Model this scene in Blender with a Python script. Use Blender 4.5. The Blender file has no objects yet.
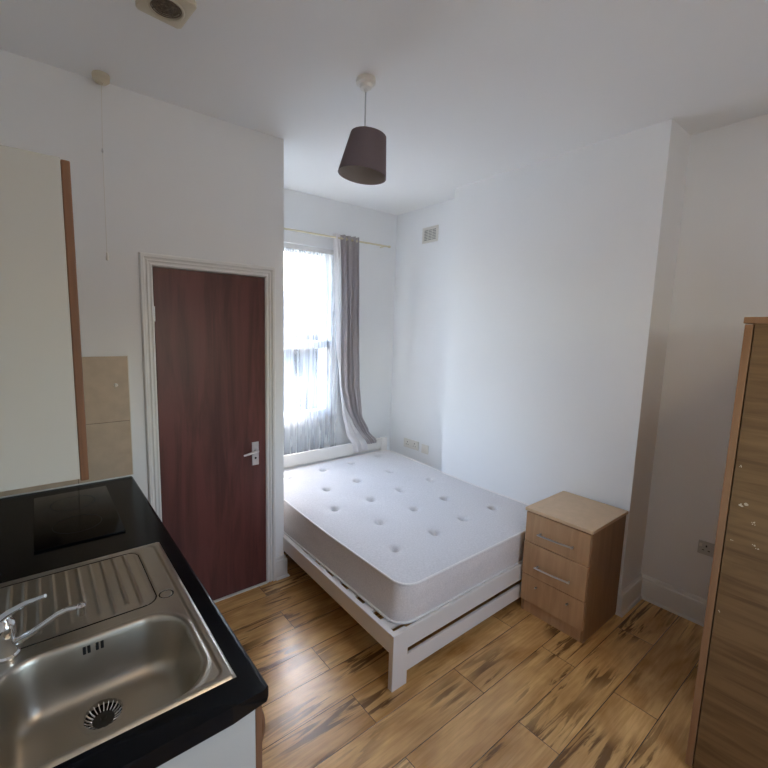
import bpy, bmesh, math, random
from mathutils import Vector, Matrix, noise

random.seed(7)
scene = bpy.context.scene
COL = scene.collection
PI = math.pi

# ------------------------------------------------------------------ camera
F_PX, OX, OY = 419.08, 346.01, 383.43
CAM = Vector((-2.7529, -3.1746, 1.6740))
yaw, pitch, roll = [math.radians(a) for a in (-36.559, -7.232, 1.070)]
fw = Vector((-math.sin(yaw)*math.cos(pitch), math.cos(yaw)*math.cos(pitch), math.sin(pitch)))
rt = Vector((math.cos(yaw), math.sin(yaw), 0))
up = rt.cross(fw)
c_, s_ = math.cos(roll), math.sin(roll)
R_ = rt*c_ + up*s_
U_ = up*c_ - rt*s_
cam_data = bpy.data.cameras.new('camera')
cam = bpy.data.objects.new('camera', cam_data)
COL.objects.link(cam)
cam.matrix_world = Matrix(((R_.x, U_.x, -fw.x, CAM.x), (R_.y, U_.y, -fw.y, CAM.y), (R_.z, U_.z, -fw.z, CAM.z), (0, 0, 0, 1)))
cam_data.sensor_width = 36
cam_data.lens = 36*F_PX/768
cam_data.shift_x = (384-OX)/768
cam_data.shift_y = (OY-384)/768
cam_data.clip_start = .01
scene.camera = cam

# ------------------------------------------------------------------ world, sun, exposure
world = bpy.data.worlds.new('sky'); scene.world = world
world.use_nodes = True
wn = world.node_tree.nodes; wl = world.node_tree.links
sky = wn.new('ShaderNodeTexSky')
sky.sky_type = 'NISHITA'; sky.sun_disc = False
sky.sun_elevation = math.radians(50); sky.sun_rotation = math.radians(52)
sky.air_density = 1.3; sky.dust_density = 2.2; sky.ozone_density = 1.0
mixw = wn.new('ShaderNodeMix'); mixw.data_type = 'RGBA'; mixw.inputs[0].default_value = .45
mixw.inputs[7].default_value = (.22, .29, .375, 1)   # thin bright cloud veil
wl.new(sky.outputs[0], mixw.inputs[6])
wl.new(mixw.outputs[2], wn['Background'].inputs[0])
wn['Background'].inputs[1].default_value = 1.1
scene.view_settings.view_transform = 'Standard'
scene.view_settings.look = 'None'
scene.view_settings.gamma = 1
scene.view_settings.use_curve_mapping = False
scene.view_settings.exposure = 2.3
scene.cycles.max_bounces = 12
scene.cycles.diffuse_bounces = 8
scene.cycles.transparent_max_bounces = 16
scene.cycles.sample_clamp_indirect = 4
scene.cycles.caustics_reflective = False
scene.cycles.caustics_refractive = False

sun_d = bpy.data.lights.new('sun', 'SUN'); sun_d.energy = 2.6; sun_d.angle = math.radians(.6); sun_d.color = (1, .95, .88)
sun = bpy.data.objects.new('sun', sun_d); COL.objects.link(sun)
el = math.radians(50)
sd = Vector((-.72*math.cos(el), -.70*math.cos(el), -math.sin(el))).normalized()
sun.rotation_euler = sd.to_track_quat('-Z', 'Y').to_euler()
sun.location = (6, 6, 9)

pd = bpy.data.lights.new('window_portal', 'AREA'); pd.shape = 'RECTANGLE'; pd.size = 1.0; pd.size_y = 1.6
pd.cycles.is_portal = True
po = bpy.data.objects.new('window_portal', pd); COL.objects.link(po)
po.location = (-.97, .16, 1.61); po.rotation_euler = (-PI/2, 0, 0)

RWX0, RWX1, RWZ0, RWZ1 = -2.00, -.95, 1.10, 1.98      # unseen fill window, added in the wall behind the viewpoint
fd = bpy.data.lights.new('fill_window_portal', 'AREA'); fd.shape = 'RECTANGLE'; fd.size = RWX1-RWX0; fd.size_y = RWZ1-RWZ0
fd.cycles.is_portal = True
fo = bpy.data.objects.new('fill_window_portal', fd); COL.objects.link(fo)
fo.location = ((RWX0+RWX1)/2, -4.15-.19, (RWZ0+RWZ1)/2); fo.rotation_euler = (PI/2, 0, 0)

# ------------------------------------------------------------------ materials
def mat(name, col, rough=.5, metal=0., spec=.5, bump=None, noise_col=None, coat=0., trans=0.):
    m = bpy.data.materials.new(name); m.use_nodes = True
    n = m.node_tree.nodes; l = m.node_tree.links; b = n['Principled BSDF']
    b.inputs['Base Color'].default_value = (*col, 1)
    b.inputs['Roughness'].default_value = rough
    b.inputs['Metallic'].default_value = metal
    b.inputs['Specular IOR Level'].default_value = spec
    b.inputs['Coat Weight'].default_value = coat
    tc = n.new('ShaderNodeTexCoord')
    if noise_col:
        sc, amt = noise_col
        t = n.new('ShaderNodeTexNoise'); t.inputs['Scale'].default_value = sc; t.inputs['Detail'].default_value = 5
        l.new(tc.outputs['Object'], t.inputs['Vector'])
        r = n.new('ShaderNodeValToRGB')
        r.color_ramp.elements[0].position = .3; r.color_ramp.elements[1].position = .7
        r.color_ramp.elements[0].color = (*[c*(1-amt) for c in col], 1)
        r.color_ramp.elements[1].color = (*[min(1, c*(1+amt)) for c in col], 1)
        l.new(t.outputs['Fac'], r.inputs['Fac']); l.new(r.outputs['Color'], b.inputs['Base Color'])
    if bump:
        sc, st, di = bump
        t = n.new('ShaderNodeTexNoise'); t.inputs['Scale'].default_value = sc; t.inputs['Detail'].default_value = 4
        l.new(tc.outputs['Object'], t.inputs['Vector'])
        bp = n.new('ShaderNodeBump'); bp.inputs['Strength'].default_value = st; bp.inputs['Distance'].default_value = di
        l.new(t.outputs['Fac'], bp.inputs['Height']); l.new(bp.outputs['Normal'], b.inputs['Normal'])
    return m

def wood(name, c1, c2, axis='X', scale=1., rough=.4, streak=9., spec=.4):
    """straight-grained wood: noise stretched along one axis"""
    m = bpy.data.materials.new(name); m.use_nodes = True
    n = m.node_tree.nodes; l = m.node_tree.links; b = n['Principled BSDF']
    tc = n.new('ShaderNodeTexCoord'); mp = n.new('ShaderNodeMapping')
    s = [streak*scale]*3; s['XYZ'.index(axis)] = streak*scale*.08
    mp.inputs['Scale'].default_value = s
    l.new(tc.outputs['Object'], mp.inputs['Vector'])
    t = n.new('ShaderNodeTexNoise'); t.inputs['Scale'].default_value = 1.6; t.inputs['Detail'].default_value = 7
    t.inputs['Roughness'].default_value = .62; t.inputs['Distortion'].default_value = .7
    l.new(mp.outputs[0], t.inputs['Vector'])
    r = n.new('ShaderNodeValToRGB')
    r.color_ramp.elements[0].position = .36; r.color_ramp.elements[1].position = .62
    r.color_ramp.elements[0].color = (*c2, 1); r.color_ramp.elements[1].color = (*c1, 1)
    l.new(t.outputs['Fac'], r.inputs['Fac']); l.new(r.outputs['Color'], b.inputs['Base Color'])
    b.inputs['Roughness'].default_value = rough; b.inputs['Specular IOR Level'].default_value = spec
    bp = n.new('ShaderNodeBump'); bp.inputs['Strength'].default_value = .12; bp.inputs['Distance'].default_value = .002
    l.new(t.outputs['Fac'], bp.inputs['Height']); l.new(bp.outputs['Normal'], b.inputs['Normal'])
    return m

def floor_material():
    m = bpy.data.materials.new('laminate_planks'); m.use_nodes = True
    n = m.node_tree.nodes; l = m.node_tree.links; b = n['Principled BSDF']
    tc = n.new('ShaderNodeTexCoord')
    mp = n.new('ShaderNodeMapping'); mp.inputs['Location'].default_value = (1.16+.51, 2.3335+.1766, 0)
    l.new(tc.outputs['Object'], mp.inputs['Vector'])
    br = n.new('ShaderNodeTexBrick'); br.offset = .5; br.offset_frequency = 2; br.squash = 1
    br.inputs['Scale'].default_value = 1; br.inputs['Mortar Size'].default_value = .0016
    br.inputs['Mortar Smooth'].default_value = .2; br.inputs['Bias'].default_value = 0
    br.inputs['Brick Width'].default_value = 1.02; br.inputs['Row Height'].default_value = .1766
    br.inputs['Color1'].default_value = (0, 0, 0, 1); br.inputs['Color2'].default_value = (1, 1, 1, 1)
    l.new(mp.outputs[0], br.inputs['Vector'])
    # per-plank shift of the grain
    sh = n.new('ShaderNodeVectorMath'); sh.operation = 'MULTIPLY'; sh.inputs[1].default_value = (7.3, 3.1, 11.0)
    l.new(br.outputs['Color'], sh.inputs[0])
    ad = n.new('ShaderNodeVectorMath'); ad.operation = 'ADD'
    l.new(tc.outputs['Object'], ad.inputs[0]); l.new(sh.outputs[0], ad.inputs[1])
    def stretched(sx, sy, det, dist, rgh=.6):
        q = n.new('ShaderNodeMapping'); q.inputs['Scale'].default_value = (sx, sy, 1)
        l.new(ad.outputs[0], q.inputs['Vector'])
        t = n.new('ShaderNodeTexNoise'); t.inputs['Scale'].default_value = 1; t.inputs['Detail'].default_value = det
        t.inputs['Distortion'].default_value = dist; t.inputs['Roughness'].default_value = rgh
        l.new(q.outputs[0], t.inputs['Vector']); return t
    # base tone
    t1 = stretched(2.2, 7, 3, .4)
    r1 = n.new('ShaderNodeValToRGB')
    e = r1.color_ramp.elements
    e[0].position = .3; e[0].color = (.46, .24, .075, 1); e[1].position = .68; e[1].color = (.86, .55, .23, 1)
    l.new(t1.outputs['Fac'], r1.inputs['Fac'])
    # fine grain
    t2 = stretched(5, 90, 5, .3)
    r2 = n.new('ShaderNodeValToRGB'); e = r2.color_ramp.elements
    e[0].position = .36; e[0].color = (.78, .72, .64, 1); e[1].position = .6; e[1].color = (1, 1, 1, 1)
    l.new(t2.outputs['Fac'], r2.inputs['Fac'])
    m1 = n.new('ShaderNodeMix'); m1.data_type = 'RGBA'; m1.blend_type = 'MULTIPLY'; m1.inputs[0].default_value = .8
    l.new(r1.outputs[0], m1.inputs[6]); l.new(r2.outputs[0], m1.inputs[7])
    # dark spalted streaks, gathered in patches
    t3 = stretched(1.5, 19, 5, 1.5, .58)
    r3 = n.new('ShaderNodeValToRGB'); e = r3.color_ramp.elements
    e[0].position = .51; e[0].color = (0, 0, 0, 1); e[1].position = .57; e[1].color = (1, 1, 1, 1)
    l.new(t3.outputs['Fac'], r3.inputs['Fac'])
    t4 = stretched(1.6, 3.2, 1, .2)
    r4 = n.new('ShaderNodeValToRGB'); e = r4.color_ramp.elements
    e[0].position = .45; e[0].color = (0, 0, 0, 1); e[1].position = .57; e[1].color = (1, 1, 1, 1)
    l.new(t4.outputs['Fac'], r4.inputs['Fac'])
    mm = n.new('ShaderNodeMath'); mm.operation = 'MULTIPLY'
    l.new(r3.outputs[0], mm.inputs[0]); l.new(r4.outputs[0], mm.inputs[1])
    m8 = n.new('ShaderNodeMath'); m8.operation = 'MULTIPLY'; m8.inputs[1].default_value = .85
    l.new(mm.outputs[0], m8.inputs[0])
    m2 = n.new('ShaderNodeMix'); m2.data_type = 'RGBA'; m2.inputs[7].default_value = (.10, .044, .014, 1)
    l.new(m8.outputs[0], m2.inputs[0]); l.new(m1.outputs[2], m2.inputs[6])
    # seams
    m3 = n.new('ShaderNodeMix'); m3.data_type = 'RGBA'; m3.inputs[7].default_value = (.035, .016, .007, 1)
    l.new(br.outputs['Fac'], m3.inputs[0]); l.new(m2.outputs[2], m3.inputs[6])
    l.new(m3.outputs[2], b.inputs['Base Color'])
    b.inputs['Roughness'].default_value = .27; b.inputs['Specular IOR Level'].default_value = .8
    bp = n.new('ShaderNodeBump'); bp.inputs['Strength'].default_value = .25; bp.inputs['Distance'].default_value = .002; bp.invert = True
    l.new(br.outputs['Fac'], bp.inputs['Height'])
    t5 = n.new('ShaderNodeTexNoise'); t5.inputs['Scale'].default_value = 3.5; t5.inputs['Detail'].default_value = 3
    l.new(ad.outputs[0], t5.inputs['Vector'])
    b2 = n.new('ShaderNodeBump'); b2.inputs['Strength'].default_value = .12; b2.inputs['Distance'].default_value = .01
    l.new(t5.outputs['Fac'], b2.inputs['Height']); l.new(bp.outputs['Normal'], b2.inputs['Normal'])
    l.new(b2.outputs['Normal'], b.inputs['Normal'])
    return m

def sheer_material():
    m = bpy.data.materials.new('voile'); m.use_nodes = True
    n = m.node_tree.nodes; l = m.node_tree.links; n.clear()
    out = n.new('ShaderNodeOutputMaterial')
    tr = n.new('ShaderNodeBsdfTransparent'); tl = n.new('ShaderNodeBsdfTranslucent'); df = n.new('ShaderNodeBsdfDiffuse')
    tl.inputs[0].default_value = (.52, .56, .62, 1); df.inputs[0].default_value = (.86, .86, .88, 1)
    a = n.new('ShaderNodeMixShader'); a.inputs[0].default_value = .45
    l.new(tl.outputs[0], a.inputs[1]); l.new(df.outputs[0], a.inputs[2])
    tc = n.new('ShaderNodeTexCoord'); mp = n.new('ShaderNodeMapping'); mp.inputs['Scale'].default_value = (30, 1, 1.2)
    l.new(tc.outputs['Object'], mp.inputs['Vector'])
    t = n.new('ShaderNodeTexNoise'); t.inputs['Scale'].default_value = 1; t.inputs['Detail'].default_value = 4
    l.new(mp.outputs[0], t.inputs['Vector'])
    r = n.new('ShaderNodeMapRange'); r.inputs[1].default_value = .3; r.inputs[2].default_value = .7
    r.inputs[3].default_value = .12; r.inputs[4].default_value = .72
    l.new(t.outputs['Fac'], r.inputs[0])
    b = n.new('ShaderNodeMixShader'); l.new(r.outputs[0], b.inputs[0])
    l.new(tr.outputs[0], b.inputs[1]); l.new(a.outputs[0], b.inputs[2])
    l.new(b.outputs[0], out.inputs[0])
    return m

def glass_material():
    m = bpy.data.materials.new('window_glass'); m.use_nodes = True
    n = m.node_tree.nodes; l = m.node_tree.links; n.clear()
    out = n.new('ShaderNodeOutputMaterial')
    tr = n.new('ShaderNodeBsdfTransparent'); gl = n.new('ShaderNodeBsdfGlossy'); gl.inputs['Roughness'].default_value = .03
    b = n.new('ShaderNodeMixShader'); b.inputs[0].default_value = .05; l.new(tr.outputs[0], b.inputs[1]); l.new(gl.outputs[0], b.inputs[2])
    l.new(b.outputs[0], out.inputs[0]); return m

def fabric(name, col, lum=0.25, scale=400, rough=.9):
    m = mat(name, col, rough, spec=.15, bump=(scale, .25, .001), noise_col=(scale*.5, .08))
    if lum:
        n = m.node_tree.nodes; l = m.node_tree.links
        tl = n.new('ShaderNodeBsdfTranslucent'); tl.inputs[0].default_value = (*col, 1)
        mx = n.new('ShaderNodeMixShader'); mx.inputs[0].default_value = lum
        l.new(n['Principled BSDF'].outputs[0], mx.inputs[1]); l.new(tl.outputs[0], mx.inputs[2])
        l.new(mx.outputs[0], n['Material Output'].inputs[0])
    return m

M = dict(
    wall=mat('white_emulsion', (.855, .872, .885), .75, spec=.2, bump=(60, .05, .002), noise_col=(1.5, .015)),
    ceiling=mat('ceiling_emulsion', (.88, .885, .88), .8, spec=.2, bump=(40, .05, .002)),
    gloss=mat('white_gloss_paint', (.78, .78, .77), .35, bump=(25, .06, .002)),
    bedpaint=mat('bed_white_paint', (.80, .775, .74), .42, bump=(30, .05, .001)),
    floor=floor_material(),
    door=wood('dark_mahogany', (.150, .050, .044), (.082, .030, .027), 'Z', 1.1, .38),
    kdoor=wood('cabinet_door_wood', (.22, .108, .058), (.16, .076, .04), 'Z', 2, .4),
    melamine=mat('white_melamine', (.52, .53, .505), .35),
    black=mat('black_laminate', (.004, .005, .007), .22, spec=.12, bump=(300, .06, .0005)),
    hob=mat('black_glass', (.003, .003, .004), .10, spec=.12),
    chrome=mat('chrome', (.75, .75, .76), .12, 1.),
    steel=None,
    satin=mat('satin_metal', (.66, .66, .68), .35, 1.),
    handlewhite=mat('brushed_handle', (.62, .60, .62), .4, .6),
    dark=mat('dark_void', (.008, .008, .008), .8),
    bed_side=wood('beech_effect', (.40, .265, .165), (.33, .21, .125), 'X', 1.2, .42),
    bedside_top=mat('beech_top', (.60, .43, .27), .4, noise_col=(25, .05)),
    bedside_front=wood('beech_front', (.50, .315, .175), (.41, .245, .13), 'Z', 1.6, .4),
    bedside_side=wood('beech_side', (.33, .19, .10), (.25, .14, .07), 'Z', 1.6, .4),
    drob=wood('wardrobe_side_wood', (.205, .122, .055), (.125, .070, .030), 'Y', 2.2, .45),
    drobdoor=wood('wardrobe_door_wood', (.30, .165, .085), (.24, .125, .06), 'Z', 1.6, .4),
    tile=mat('beige_tile', (.50, .39, .28), .35, noise_col=(18, .08), bump=(30, .04, .002)),
    grout=mat('grout', (.20, .15, .105), .9),
    mattress=fabric('mattress_ticking', (.68, .67, .68), 0, 220),
    mattress_side=fabric('mattress_border', (.76, .72, .70), 0, 260),
    piping=fabric('piping_tape', (.86, .84, .82), 0, 300),
    curtain=fabric('curtain_grey', (.47, .44, .45), .2, 500),
    lining=fabric('curtain_lining', (.78, .76, .77), .35, 500),
    voile=sheer_material(), glass=glass_material(),
    shade=fabric('shade_fabric', (.18, .148, .160), .05, 700),
    shade_in=mat('shade_inner', (.40, .36, .33), .6),
    plastic=mat('white_plastic', (.74, .72, .67), .35),
    old_plastic=mat('aged_plastic', (.60, .54, .41), .4),
    grey_plastic=mat('grey_plastic', (.50, .50, .49), .4),
    rod=mat('painted_rod', (.70, .64, .46), .4),
    mesh=mat('fan_dust_mesh', (.20, .155, .11), .7, noise_col=(90, .4)),
    slot=mat('slot_grey', (.28, .29, .27), .8),
    brick=mat('house_brick', (.045, .042, .045), .9, noise_col=(2, .2)),
    roof=mat('slate', (.03, .034, .042), .8, noise_col=(3, .2)),
    ground=mat('dark_yard', (.15, .15, .14), .95, noise_col=(1, .3)),
    paintspot=mat('sticker_residue', (.62, .55, .44), .8),
)

def steel_material():
    m = bpy.data.materials.new('brushed_steel'); m.use_nodes = True
    n = m.node_tree.nodes; l = m.node_tree.links; b = n['Principled BSDF']
    b.inputs['Base Color'].default_value = (.47, .435, .375, 1); b.inputs['Metallic'].default_value = 1
    b.inputs['Roughness'].default_value = .34
    tc = n.new('ShaderNodeTexCoord'); mp = n.new('ShaderNodeMapping'); mp.inputs['Scale'].default_value = (300, 12, 12)
    l.new(tc.outputs['Object'], mp.inputs['Vector'])
    t = n.new('ShaderNodeTexNoise'); t.inputs['Scale'].default_value = 1; t.inputs['Detail'].default_value = 3
    l.new(mp.outputs[0], t.inputs['Vector'])
    t2 = n.new('ShaderNodeTexNoise'); t2.inputs['Scale'].default_value = 14; t2.inputs['Detail'].default_value = 4
    l.new(tc.outputs['Object'], t2.inputs['Vector'])
    r = n.new('ShaderNodeMapRange'); r.inputs[1].default_value = .3; r.inputs[2].default_value = .7; r.inputs[3].default_value = .30; r.inputs[4].default_value = .40
    l.new(t2.outputs['Fac'], r.inputs[0]); l.new(r.outputs[0], b.inputs['Roughness'])
    bp = n.new('ShaderNodeBump'); bp.inputs['Strength'].default_value = .015; bp.inputs['Distance'].default_value = .0005
    l.new(t.outputs['Fac'], bp.inputs['Height']); l.new(bp.outputs['Normal'], b.inputs['Normal'])
    return m
M['steel'] = steel_material()

# ------------------------------------------------------------------ helpers
def box(bm, x0, x1, y0, y1, z0, z1, b=0., seg=2):
    t = bmesh.new()
    bmesh.ops.create_cube(t, size=1)
    for v in t.verts:
        v.co = Vector(((x0+x1)/2 + v.co.x*(x1-x0), (y0+y1)/2 + v.co.y*(y1-y0), (z0+z1)/2 + v.co.z*(z1-z0)))
    if b:
        bmesh.ops.bevel(t, geom=list(t.edges), offset=b, segments=seg, affect='EDGES', profile=.6)
    me = bpy.data.meshes.new('tmp'); t.to_mesh(me); t.free(); bm.from_mesh(me); bpy.data.meshes.remove(me)
    return bm

def nb(*args, **k):
    bm = bmesh.new()
    if args: box(bm, *args, **k)
    return bm

def tube(bm, pts, r, seg=10, cap=True):
    pts = [Vector(p) for p in pts]; rings = []
    rr = r if isinstance(r, (list, tuple)) else [r]*len(pts)
    prev = None
    for i, p in enumerate(pts):
        d = (pts[min(i+1, len(pts)-1)] - pts[max(i-1, 0)]).normalized()
        if prev is None:
            a = d.cross(Vector((0, 0, 1)))
            if a.length < .05: a = d.cross(Vector((1, 0, 0)))
        else:
            a = prev - d*prev.dot(d)
        a.normalize(); prev = a; b = d.cross(a)
        rings.append([bm.verts.new(p + (a*math.cos(2*PI*k/seg) + b*math.sin(2*PI*k/seg))*rr[i]) for k in range(seg)])
    for i in range(len(rings)-1):
        for k in range(seg):
            bm.faces.new((rings[i][k], rings[i][(k+1) % seg], rings[i+1][(k+1) % seg], rings[i+1][k]))
    if cap:
        bm.faces.new(rings[0][::-1]); bm.faces.new(rings[-1])
    return bm

def lathe(bm, prof, c, seg=32, axis='Z', cap=True):
    """prof: list of (r, h)."""
    c = Vector(c); rings = []
    for r, h in prof:
        ring = []
        for k in range(seg):
            a = 2*PI*k/seg
            v = Vector((r*math.cos(a), r*math.sin(a), h))
            if axis == 'Y': v = Vector((v.x, v.z, v.y))
            if axis == 'X': v = Vector((v.z, v.x, v.y))
            ring.append(bm.verts.new(c+v))
        rings.append(ring)
    for i in range(len(rings)-1):
        for k in range(seg):
            bm.faces.new((rings[i][k], rings[i][(k+1) % seg], rings[i+1][(k+1) % seg], rings[i+1][k]))
    if cap and prof[0][0] > 1e-5: bm.faces.new(rings[0][::-1])
    if cap and prof[-1][0] > 1e-5: bm.faces.new(rings[-1])
    return bm

def prism(bm, poly, z0, z1):
    a = [bm.verts.new((x, y, z0)) for x, y in poly]; b = [bm.verts.new((x, y, z1)) for x, y in poly]
    n = len(poly)
    for i in range(n): bm.faces.new((a[i], a[(i+1) % n], b[(i+1) % n], b[i]))
    bm.faces.new(a[::-1]); bm.faces.new(b)
    return bm

def obj(name, bm, m, parent=None, smooth=False, kind=None, loc=None):
    bmesh.ops.remove_doubles(bm, verts=bm.verts, dist=1e-6)
    bmesh.ops.recalc_face_normals(bm, faces=bm.faces)
    if loc is not None:
        for v in bm.verts: v.co -= Vector(loc)
    me = bpy.data.meshes.new(name); bm.to_mesh(me); bm.free()
    me.materials.append(m)
    if smooth:
        for p in me.polygons: p.use_smooth = True
        try:
            me.set_sharp_from_angle(angle=math.radians(40))
        except Exception: pass
    o = bpy.data.objects.new(name, me); COL.objects.link(o)
    if loc is not None: o.location = loc
    if parent is not None:
        o.parent = parent
        if loc is None:
            o.matrix_parent_inverse = Matrix.Translation(-parent.location) @ Matrix.Identity(4) if not any(parent.rotation_euler) else parent.matrix_basis.inverted()
    if kind: o['kind'] = kind
    return o

def thing(name, label, cat, loc=(0, 0, 0), group=None):
    o = bpy.data.objects.new(name, None); COL.objects.link(o); o.location = loc
    o.empty_display_size = .05
    o['label'] = label; o['category'] = cat
    if group: o['group'] = group
    return o

def part(name, bm, m, parent, smooth=False, label=None):
    o = obj(name, bm, m, parent, smooth)
    if label: o['label'] = label
    return o

def struct(name, bm, m, parent=None, smooth=False):
    return obj(name, bm, m, parent, smooth, kind=None if parent else 'structure')

# ------------------------------------------------------------------ room shell
H = 2.804; XL = -2.98; YB = -4.15; XR = .307; XA = .189; XC = 0.; Y1 = -.865; Y2 = -2.285; YD = -.781; XD = -1.478
struct('floor', nb(XL-.2, XR+.3, YB-.2, .3, -.12, 0), M['floor'])
struct('ceiling', nb(XL-.2, XR+.3, YB-.2, .3, H, H+.12), M['ceiling'])
struct('wall_left', nb(XL-.2, XL, YB-.2, .3, 0, H), M['wall'])
bm = nb(XL, RWX0, YB-.2, YB, 0, H); box(bm, RWX1, XR+.3, YB-.2, YB, 0, H)
box(bm, RWX0, RWX1, YB-.2, YB, 0, RWZ0); box(bm, RWX0, RWX1, YB-.2, YB, RWZ1, H)
struct('wall_rear', bm, M['wall'])
WX0, WX1, WZ0, WZ1 = -1.42, -.525, .84, 2.385
bm = nb(XL, WX0, 0, .3, 0, H); box(bm, WX1, XR+.3, 0, .3, 0, H)
box(bm, WX0, WX1, 0, .3, 0, WZ0); box(bm, WX0, WX1, 0, .3, WZ1, H)
struct('wall_window', bm, M['wall'])
bm = prism(bmesh.new(), [(XA, 0), (XA, Y1), (XC, Y1), (XC, Y2), (XR, Y2), (XR, YB), (XR+.3, YB), (XR+.3, 0)], 0, H)
o = struct('wall_right', bm, M['wall'])
# wall with the door, and its return towards the window
DX0, DX1, DZ = -2.2425, -1.6085, 1.984
bm = nb(XL, DX0, YD, YD+.1, 0, H); box(bm, DX1, XD, YD, YD+.1, 0, H); box(bm, DX0, DX1, YD, YD+.1, DZ, H)
box(bm, XD-.1, XD, YD+.1, 0, 0, H)
struct('wall_door', bm, M['wall'])

def skirting(name, path, h=.152):
    """profile swept along a wall line; the room lies to the right of the walking direction"""
    sec = [(0, 0), (.030, 0), (.030, .006), (.024, .014), (.018, .014), (.018, h-.026), (.015, h-.020), (.011, h-.018), (.009, h-.004), (.005, h), (0, h)]
    bm = bmesh.new(); P = [Vector(p) for p in path]; rows = []
    for i, p in enumerate(P):
        ns = []
        if i > 0: d = (P[i]-P[i-1]).normalized(); ns.append(Vector((d.y, -d.x)))
        if i < len(P)-1: d = (P[i+1]-P[i]).normalized(); ns.append(Vector((d.y, -d.x)))
        m_ = ns[0] if len(ns) == 1 else (ns[0]+ns[1])/(1+ns[0].dot(ns[1]))
        rows.append([bm.verts.new((p.x+m_.x*o_, p.y+m_.y*o_, z)) for o_, z in sec])
    for r0, r1 in zip(rows, rows[1:]):
        for k in range(len(sec)): bm.faces.new((r0[k], r0[(k+1) % len(sec)], r1[(k+1) % len(sec)], r1[k]))
    bm.faces.new(rows[0]); bm.faces.new(rows[-1][::-1])
    return struct(name, bm, M['gloss'], smooth=True)
skirting('baseboard_right', [(XC, Y1), (XC, Y2), (XR, Y2), (XR, YB)])
skirting('baseboard_window', [(XD+.031, 0), (XA, 0), (XA, Y1)])
skirting('baseboard_door', [(-1.547, YD), (XD, YD), (XD, 0)], .150)
skirting('baseboard_rear', [(XR-.031, YB), (XL+.001, YB)])

# ---- window
win = bpy.data.objects.new('window_1', None); COL.objects.link(win); win.location = (-.97, .08, WZ0); win['kind'] = 'structure'
bm = bmesh.new()
fy0, fy1 = .015, .11
box(bm, WX0, WX0+.05, fy0, fy1, WZ0, WZ1, b=.003); box(bm, WX1-.05, WX1, fy0, fy1, WZ0, WZ1, b=.003)
box(bm, WX0, WX1, fy0, fy1, WZ1-.05, WZ1, b=.003); box(bm, WX0, WX1, fy0, fy1, WZ0, WZ0+.03, b=.003)
part('window_frame', bm, M['gloss'], win)
def sash(name, x0, x1, z0, z1, y0, y1, bot, top):
    bm = nb(x0, x0+.045, y0, y1, z0, z1, b=.003); box(bm, x1-.045, x1, y0, y1, z0, z1, b=.003)
    box(bm, x0, x1, y0, y1, z0, z0+bot, b=.003); box(bm, x0, x1, y0, y1, z1-top, z1, b=.003)
    s = part(name, bm, M['gloss'], win)
    g = part('pane', nb(x0+.04, x1-.04, (y0+y1)/2-.002, (y0+y1)/2+.002, z0+bot-.005, z1-top+.005), M['glass'], s)
    g.matrix_parent_inverse = Matrix.Translation(-win.location)
    g.matrix_parent_inverse = (s.matrix_parent_inverse).copy()
    g.matrix_parent_inverse = Matrix.Identity(4)
    return s
sash('upper_sash', WX0+.035, WX1-.035, 1.50, WZ1-.03, .068, .10, .055, .03)
sash('lower_sash', WX0+.035, WX1-.035, WZ0+.02, 1.575, .030, .062, .085, .065)
part('window_sill', nb(WX0-.03, WX1+.03, -.012, .02, WZ0-.035, WZ0, b=.006), M['gloss'], win)
bm = nb(-1.0, -.95, .018, .034, 1.575, 1.59, b=.003); box(bm, -.985, -.965, -.002, .03, 1.585, 1.60, b=.003)
part('sash_catch', bm, M['satin'], win)

# ---- window added behind the viewpoint to fill the foreground with daylight
fill_win = bpy.data.objects.new('fill_window', None); COL.objects.link(fill_win); fill_win.location = ((RWX0+RWX1)/2, YB, RWZ0); fill_win['kind'] = 'structure'
bm = bmesh.new(); ra, rb_ = YB-.12, YB-.07
for x in (RWX0, (RWX0+RWX1)/2-.025, RWX1-.05): box(bm, x, x+.05, ra, rb_, RWZ0, RWZ1, b=.003)
for z in (RWZ0, RWZ1-.05): box(bm, RWX0, RWX1, ra, rb_, z, z+.05, b=.003)
part('window_frame', bm, M['gloss'], fill_win)
part('pane', nb(RWX0+.04, (RWX0+RWX1)/2-.02, YB-.097, YB-.093, RWZ0+.04, RWZ1-.04), M['glass'], fill_win)
part('pane', nb((RWX0+RWX1)/2+.02, RWX1-.04, YB-.097, YB-.093, RWZ0+.04, RWZ1-.04), M['glass'], fill_win)
part('window_sill', nb(RWX0-.03, RWX1+.03, YB-.07, YB+.03, RWZ0-.03, RWZ0, b=.005), M['gloss'], fill_win)

# ---- door
door = bpy.data.objects.new('door_1', None); COL.objects.link(door); door.location = ((DX0+DX1)/2, YD, 0); door['kind'] = 'structure'
leaf = part('door_leaf', nb(DX0+.003, DX1-.002, YD-.004, YD+.036, .008, DZ-.004, b=.0015), M['door'], door)
bm = bmesh.new()
def arch(bm, x0, x1, z1, w, y, t):
    """one mitred U-shaped strip: inner edge x0..x1, z1; width w; front at y-t"""
    c = min(.004, w*.3, t*.5)
    # cross-section across the width: (offset outwards, depth)
    sec = [(0, 0), (0, t-c), (c, t), (w-c, t), (w, t-c), (w, 0)]
    rows = []
    for o_, d_ in sec:
        rows.append([bm.verts.new(q) for q in ((x0-o_, y-d_, 0), (x0-o_, y-d_, z1+o_), (x1+o_, y-d_, z1+o_), (x1+o_, y-d_, 0))])
    for r0, r1 in zip(rows, rows[1:]):
        for k in range(3): bm.faces.new((r0[k], r0[k+1], r1[k+1], r1[k]))
arch(bm, DX0, DX1, DZ, .064, YD, .010)       # flat back board
arch(bm, DX0-.040, DX1+.040, DZ+.040, .021, YD-.008, .014)   # outer raised moulding
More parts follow.
